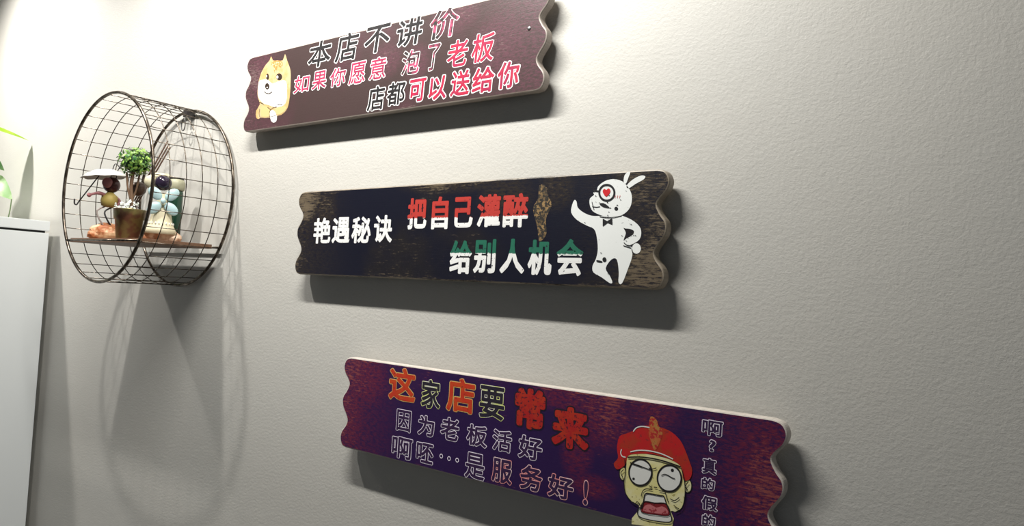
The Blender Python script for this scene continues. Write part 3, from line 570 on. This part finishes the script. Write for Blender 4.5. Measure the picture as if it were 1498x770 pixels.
obj('ellipsis', bm, i_wt, S3, label='three small rings as an ellipsis')
fm = [ink('face_yellow', (.72, .66, .28), (.4, .35, .12), .62, 31, (.76, .72, .42)), ink('cap_red', (.50, .012, .014), (.30, .02, .02), .60, 32, (.40, .03, .012)),
      ink('face_black', (.012, .01, .01), (.05, .04, .02), .75, 33), ink('eye_white', (.74, .74, .70), (.4, .4, .35), .68, 34), ink('cap_smear', (.42, .20, .05), (.40, .02, .02), .50, 35, (.5, .09, .03)),
      ink('mouth_red', (.22, .012, .018), (.1, .01, .01), .6, 36), ink('tongue_pink', (.55, .16, .17), (.3, .03, .04), .55, 37)]
bm = bmesh.new()
for k in 'ab': flat(bm, 'face_ear_' + k, 1, 0, 0); line(bm, 'face_ear_' + k, 2, 2, .5, True)
flat(bm, 'face_skin', 3, 0, 2); flat(bm, 'cap', 4, 1, 3); flat(bm, 'cap_smear', 5, 4, 3)
for k in 'ab': flat(bm, 'face_eye_' + k, 5, 3, 0); line(bm, 'face_eye_' + k, 6, 2, .85, True); flat(bm, 'face_pupil_' + k, 6, 2, 0)
flat(bm, 'mouth', 5, 3, 2); line(bm, 'mouth', 8, 2, .55, True); flat(bm, 'mouth_inner', 6, 5, 2); line(bm, 'mouth_inner', 8, 2, .4, True); flat(bm, 'tongue', 7, 6, 2)
for k in 'abcdefghijklmnopq': line(bm, 'face_line_' + k, 8, 2, .7 if k in 'ai' else .42)
for k in 'abc': line(bm, 'cap_line_' + k, 6, 3, .55)
obj('face_drawing', bm, fm, S3, label='yellow cartoon face with round white eyes, open mouth and red cap')
bpy.data.objects.remove(fo)

# small screw head near the right end of the top sign
bm = bmesh.new(); ball(bm, (.2672, 0, .0135), (.0026, .0012, .0026)); obj('screw', bm, M_metal, S1, True, label='small bright screw head')

# ------------------------------------------------------------------ round wire basket shelf
BX, BZ, BR, YF, YB = -1.261, 1.633, .1537, -.140, -.0075
M_wire = mat('bronze_wire', (.16, .115, .085), .27, .85); _n = N(M_wire)
_n.l(_n.mix(_n.step(_n.noise(90, _n.coord(), 3), .45, .6), (.085, .068, .052), (.25, .21, .17)), _n.b.inputs['Base Color'])
M_plank = mat('brown_plank', (.16, .08, .05), .5); _n = N(M_plank)
_n.l(_n.mix(_n.noise(12, _n.coord(scale=(4, 30, 30)), 4), (.10, .05, .03), (.30, .16, .09)), _n.b.inputs['Base Color'])
bk = thing('wire_basket_shelf', 'round bronze wire basket shelf hung on the wall left of the signs', 'shelf', (BX, 0, BZ))
def ringpts(y, r=BR, n=96): return [(r * math.cos(2 * math.pi * k / n), y, r * math.sin(2 * math.pi * k / n)) for k in range(n)]
bm = bmesh.new(); tube(bm, ringpts(YF), .0026, 8, True); obj('front_ring', bm, M_wire, bk, True)
bm = bmesh.new(); tube(bm, ringpts(YB), .0025, 8, True); obj('back_ring', bm, M_wire, bk, True)
bm = bmesh.new(); tube(bm, ringpts(0, BR - .0012, 72), .00075, 6, True); r0 = obj('wire_ring', bm, M_wire, bk, True)
for k in range(1, 5):
    o = r0 if k == 1 else r0.copy()
    if k > 1: C.objects.link(o); o.parent = bk
    o.location = (0, YF + (YB - YF) * k / 5, 0)
bm = bmesh.new(); tube(bm, [(0, YF, 0), (0, YB, 0)], .00072, 5); c0 = obj('cross_wire', bm, M_wire, bk, True)
NC = 36
for k in range(NC):
    o = c0 if k == 0 else c0.copy()
    if k: C.objects.link(o); o.parent = bk
    a = 2 * math.pi * (k + .5) / NC; o.location = (BR * math.cos(a), 0, BR * math.sin(a))
SZ = 1.5465 - BZ; hc = math.sqrt(BR ** 2 - SZ ** 2)
for y in (YF, YB):
    bm = bmesh.new(); tube(bm, [(-hc, y, SZ), (hc, y, SZ)], .0018, 8); obj('shelf_rod', bm, M_wire, bk, True)
bm = bmesh.new(); bx(bm, (-hc + .004, YF + .004, SZ - .003), (hc - .004, YB - .012, SZ + .004), bevel=.0008); obj('shelf_plank', bm, M_plank, bk, label='thin brown shelf plank')
M_hook = mat('black_hook', (.03, .025, .025), .4)
bm = bmesh.new(); bx(bm, (-.006, -.016, .142), (.006, .0, .156), bevel=.001)
tube(bm, [(0 + .006 * math.cos(q * math.pi / 8), -.017, .128 + .011 * math.sin(q * math.pi / 8)) for q in range(16)], .0009, 6, True)
obj('hanging_hook', bm, M_hook, bk, label='black hook with a small wire loop')

SH = 1.5505   # shelf surface
# ---- potted topiary
tp = thing('potted_topiary', 'small potted topiary with a ball of green leaves, standing in the wire basket shelf', 'plant', (-1.243, -.106, SH), R(64))
M_pot = mat('bronze_green_pot', (.20, .16, .07), .32, .55); _n = N(M_pot)
_n.l(_n.mix(_n.step(_n.noise(55, _n.coord(), 2), .42, .62), (.22, .19, .08), (.17, .09, .06)), _n.b.inputs['Base Color'])
bm = bmesh.new(); lathe(bm, [(.016, 0), (.0178, .0008), (.0212, .033), (.0232, .0335), (.0246, .048), (.0252, .0495), (.0235, .0495), (.0225, .045)], 32); obj('pot', bm, M_pot, tp, True)
bm = bmesh.new(); lathe(bm, [(.0222, .0445), (.012, .0465), (.0005, .047)], 18); obj('soil', bm, M_soil, tp)
M_trunk = mat('brown_trunk', (.16, .09, .05), .7)
bm = bmesh.new(); tube(bm, cr([(0, 0, .044), (.002, 0, .062), (-.001, 0, .088), (.001, 0, .12)], 4, False), .0028, 8)
tube(bm, cr([(.001, .001, .062), (.007, .001, .084), (.010, 0, .11)], 3, False), .0016, 6); tube(bm, cr([(0, 0, .064), (-.006, 0, .086), (-.009, 0, .11)], 3, False), .0016, 6)
obj('trunk', bm, M_trunk, tp, True)
M_lf = mat('topiary_leaf', (.05, .2, .03), .38); _n = N(M_lf)
_g = _n.n('ShaderNodeNewGeometry')
_n.l(_n.mix(_g.outputs['Random Per Island'], (.03, .14, .03), (.34, .55, .10)), _n.b.inputs['Base Color'])
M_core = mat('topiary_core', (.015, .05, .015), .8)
rd = random.Random(3); bm = bmesh.new()
def leaflet(bm, c, nrm, s, rd, mi=0):
    nrm = nrm.normalized(); t = Vector((rd.uniform(-1, 1), rd.uniform(-1, 1), rd.uniform(-1, 1))); t = (t - nrm * t.dot(nrm)).normalized(); b = nrm.cross(t)
    t = (t + nrm * rd.uniform(-.2, .7)).normalized()
    ring = [c, c + t * s * .55 + b * s * .42 + nrm * s * .1, c + t * s * 1.1 + b * s * .3, c + t * s * 1.35, c + t * s * 1.1 - b * s * .3, c + t * s * .55 - b * s * .42 + nrm * s * .1]
    f = bm.faces.new([bm.verts.new(p) for p in ring]); f.material_index = mi
bcn = Vector((.003, 0, .129))
for k in range(520):
    d = Vector((rd.gauss(0, 1), rd.gauss(0, 1), rd.gauss(0, 1))).normalized()
    leaflet(bm, bcn + Vector((d.x * .026, d.y * .026, d.z * .0235)) * rd.uniform(.72, 1.0), d, rd.uniform(.0034, .0052), rd)
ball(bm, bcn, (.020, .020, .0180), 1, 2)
obj('foliage', bm, [M_lf, M_core], tp, kind='stuff')
bm = bmesh.new(); rd = random.Random(8)
for k in range(46):
    a = rd.uniform(0, 6.28); r = rd.uniform(.004, .019)
    leaflet(bm, Vector((r * math.cos(a) - .004, r * math.sin(a), .047 + rd.uniform(0, .016))), Vector((rd.uniform(-1, 1), -1, .6)), rd.uniform(.003, .0048), rd)
obj('filler_flowers', bm, mat('pale_filler_flowers', (.62, .66, .60), .6), tp, kind='stuff', label='pale filler flowers at the foot of the trunk')

# ---- figurines: local x runs to the right seen from the room, z up
M_rock = mat('orange_rock', (.6, .28, .12), .55); _n = N(M_rock)
_n.l(_n.mix(_n.step(_n.noise(70, _n.coord(), 3), .38, .62), (.42, .13, .04), (.80, .52, .30)), _n.b.inputs['Base Color'])
M_rock2 = mat('sandstone', (.68, .42, .28), .55); _n = N(M_rock2)
_n.l(_n.mix(_n.step(_n.noise(70, _n.coord(), 3), .38, .62), (.45, .20, .10), (.82, .62, .45)), _n.b.inputs['Base Color'])
M_maroon = mat('maroon_glaze', (.07, .018, .022), .22); M_pink = mat('dusty_pink', (.42, .17, .18), .4)
M_shirt = mat('mustard_cloth', (.45, .34, .09), .6); M_blk = mat('black_wire', (.02, .018, .02), .4); M_palewire = mat('pale_wire', (.40, .33, .30), .4)
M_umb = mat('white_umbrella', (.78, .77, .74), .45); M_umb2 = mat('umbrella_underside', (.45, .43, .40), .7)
M_brown = mat('brown_glaze', (.09, .05, .035), .3)

f1 = thing('ant_figurine', 'small ant figurine holding a white umbrella, on an orange rock left of the potted topiary', 'figurine', (-1.326, -.106, SH), R(66))
bm = bmesh.new()
ball(bm, (.003, .002, .010), (.023, .013, .0145), 0, 3, .05, 4); ball(bm, (-.010, .001, .006), (.013, .010, .008), 0, 2, .06, 5)
for v in bm.verts: v.co.z = max(v.co.z, 0)
obj('rock_base', bm, M_rock, f1)
bm = bmesh.new(); lathe(bm, [(.004, .047), (.0105, .049), (.0118, .056), (.0105, .063), (.0055, .067), (.004, .069)], 18, (.003, 0, 0)); obj('shirt', bm, M_shirt, f1, True)
bm = bmesh.new(); ball(bm, (.004, 0, .0795), (.0115, .0105, .0115), 0, 3); hd = obj('head', bm, M_maroon, f1, True)
bm = bmesh.new(); ball(bm, (-.0015, -.0085, .0815), (.0070, .0040, .0075), 0, 3); obj('muzzle', bm, M_pink, hd, True)
bm = bmesh.new()
for s, x in ((-1, .002), (1, .009)):
    q = cr([(x, 0, .088), (x + .002, 0, .103), (x + .007 + s * .002, 0, .111), (x + .014 + s * .003, 0, .106)], 4, False); tube(bm, q, .0007, 5); ball(bm, q[-1], .0019, 0, 1)
obj('antenna', bm, M_blk, hd, True)
for s in (-1, 1):
    bm = bmesh.new(); x = .003 + s * .005
    tube(bm, cr([(x, 0, .048), (x - .010, -.004, .040), (x - .006, -.006, .028), (x + .001, -.004, .018)], 4, False), .0012, 6); obj('leg', bm, M_palewire if s < 0 else M_blk, f1, True)
bm = bmesh.new(); tube(bm, cr([(-.004, -.004, .064), (-.012, -.008, .0655), (-.022, -.008, .062)], 4, False), [.0026] * 5 + [.0018] * 4, 8); ball(bm, (-.023, -.008, .0615), .0032, 0, 2); obj('arm', bm, M_pink, f1, True)
bm = bmesh.new(); tube(bm, cr([(.010, 0, .063), (.016, -.004, .057), (.013, -.008, .050)], 4, False), .0018, 8); obj('arm', bm, M_pink, f1, True)
ax = Vector((.029, .004, .052)).normalized(); hb = Vector((-.036, -.008, .049)); ht = hb + ax * .0600
bm = bmesh.new(); tube(bm, [tuple(hb), tuple(ht)], .0009, 6); tube(bm, cr([tuple(hb), tuple(hb + Vector((-.0016, 0, -.003))), tuple(hb + Vector((-.0042, 0, -.0015))), tuple(hb + Vector((-.0045, 0, .005)))], 4, False), .0010, 6)
um = obj('umbrella_shaft', bm, M_blk, f1, True)
rot = Vector((-.12, 0, 1)).to_track_quat('Z', 'Y').to_matrix()
bm = bmesh.new(); nseg = 8; rings = []
for j, (rr_, zz_) in enumerate([(.001, .0), (.012, -.0018), (.023, -.0065), (.031, -.0125)]):
    rings.append([])
    for k in range(32):
        a = 2 * math.pi * k / 32; sag = (1 - abs(math.cos(a * nseg / 2))) * (.0022 * rr_ / .031)
        rings[-1].append(bm.verts.new(ht + rot @ Vector(((rr_ - sag) * math.cos(a), (rr_ - sag) * math.sin(a), zz_ + (sag * .6)))))
for A, B in zip(rings, rings[1:]):
    for k in range(32): bm.faces.new((A[k], B[k], B[(k + 1) % 32], A[(k + 1) % 32]))
bm.faces.new(rings[0])
for f in list(bm.faces): f.material_index = 0
o = obj('umbrella_canopy', bm, [M_umb, M_umb2], f1, True, 'white scalloped umbrella canopy')
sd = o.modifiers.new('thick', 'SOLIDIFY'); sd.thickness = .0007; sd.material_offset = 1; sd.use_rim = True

f1.scale = (1.18,) * 3
f2 = thing('dressed_figurine', 'small dark-headed figurine with a pale blue bow and cream dress, right of the potted topiary', 'figurine', (-1.178, -.088, SH), R(63))
bm = bmesh.new(); ball(bm, (.002, 0, .006), (.029, .014, .0125), 0, 3, .05, 9); ball(bm, (.018, -.004, .005), (.014, .010, .008), 0, 2, .05, 10)
for v in bm.verts: v.co.z = max(v.co.z, 0)
obj('rock_base', bm, M_rock2, f2)
M_cream = mat('cream_dress', (.72, .65, .45), .6); M_blue = mat('pale_blue_bow', (.48, .66, .68), .35); M_head = mat('dark_plum_glaze', (.022, .014, .03), .15)
bm = bmesh.new(); lathe(bm, [(.024, .010), (.0205, .018), (.0165, .026), (.0145, .036), (.012, .048), (.008, .060), (.004, .072)], 28, (.001, 0, 0)); obj('dress', bm, M_cream, f2, True)
bm = bmesh.new()
for k in range(22):
    a = 2 * math.pi * k / 22; c = Vector((.001 + .0177 * math.cos(a), .0177 * math.sin(a), .0255)); ball(bm, c, (.0011, .0011, .0024), 0, 1)
obj('hem_trim', bm, mat('white_trim', (.8, .8, .74), .5), f2, True, 'row of small white beads round the dress', 'stuff')
bm = bmesh.new(); ball(bm, (.000, -.002, .0875), (.0125, .0115, .0115), 0, 3); hd = obj('head', bm, M_head, f2, True)
bm = bmesh.new()
for c, r in (((-.017, .001, .088), (.009, .007, .0105)), ((-.013, .002, .079), (.007, .006, .008)), ((-.009, .003, .097), (.007, .006, .006)), ((.001, .006, .0995), (.010, .005, .004))): ball(bm, c, r, 0, 2, .03, 3)
obj('cream_wrap', bm, M_cream, hd, True)
for sx in (-1, 1):
    for sz in (-1, 1):
        bm = bmesh.new(); an = math.atan2(.011 * sz, .0115 * sx)
        rt = Matrix.Rotation(-an, 3, 'Y')
        ball(bm, (.002 + sx * .0115, -.014, .059 + sz * .0108), (.0115, .003, .0078), 0, 3, .02, 7, rt); obj('bow_loop', bm, M_blue, f2, True)
bm = bmesh.new(); ball(bm, (.002, -.0165, .059), (.0038, .003, .0045), 0, 2); obj('bow_knot', bm, M_blue, f2, True)

f2.scale = (1.06,) * 3
M_stick = mat('brown_stick', (.10, .055, .035), .5)
st = thing('stick_bundle', 'three thin brown sticks leaning diagonally between the topiary and the dressed figurine', 'ornament', (-1.385, -.066, SH), 0)
for k in range(3):
    bm = bmesh.new(); o_ = k * .0062
    tube(bm, [(o_, 0, .0013), (.169 + o_ * .8, 0, .168 - o_ * .9)], .0013, 8); obj('stick', bm, M_stick, st, True)
bm = bmesh.new()
tube(bm, [(.118, -.0022, .124), (.132, -.0022, .111)], .0009, 6); tube(bm, [(.118, .0022, .124), (.132, .0022, .111)], .0009, 6); obj('tie', bm, M_stick, st, kind='stuff')

bt = thing('green_bottle', 'small dark green bottle with a cream cap behind the dressed figurine', 'bottle', (-1.222, -.042, SH), 0)
bm = bmesh.new(); lathe(bm, [(.010, 0), (.0112, .001), (.0115, .055), (.0115, .085), (.010, .090)], 24); obj('body', bm, mat('green_glass', (.012, .05, .028), .15, 0, **{'Specular IOR Level': .6}), bt, True)
bm = bmesh.new(); lathe(bm, [(.0118, .0885), (.0135, .091), (.0138, .101), (.0115, .107), (.004, .109)], 24); obj('cap', bm, mat('cream_cap', (.36, .35, .24), .5), bt, True)
bm = bmesh.new(); lathe(bm, [(.0142, .108), (.0142, .1105)], 24, (-.006, 0, 0)); obj('lid_rim', bm, M_blk, bt, True)

bb = thing('brown_ball_ornament', 'glossy brown ball ornament on a pin behind the topiary trunk', 'ornament', (-1.270, -.082, SH), R(63))
bm = bmesh.new(); ball(bm, (0, 0, .088), .0125, 0, 3); obj('ball', bm, M_brown, bb, True)
bm = bmesh.new(); tube(bm, [(0, 0, .002), (0, 0, .072)], .0012, 6); lathe(bm, [(.007, 0), (.007, .002), (.001, .003)], 16); obj('stand', bm, M_brown, bb, True)
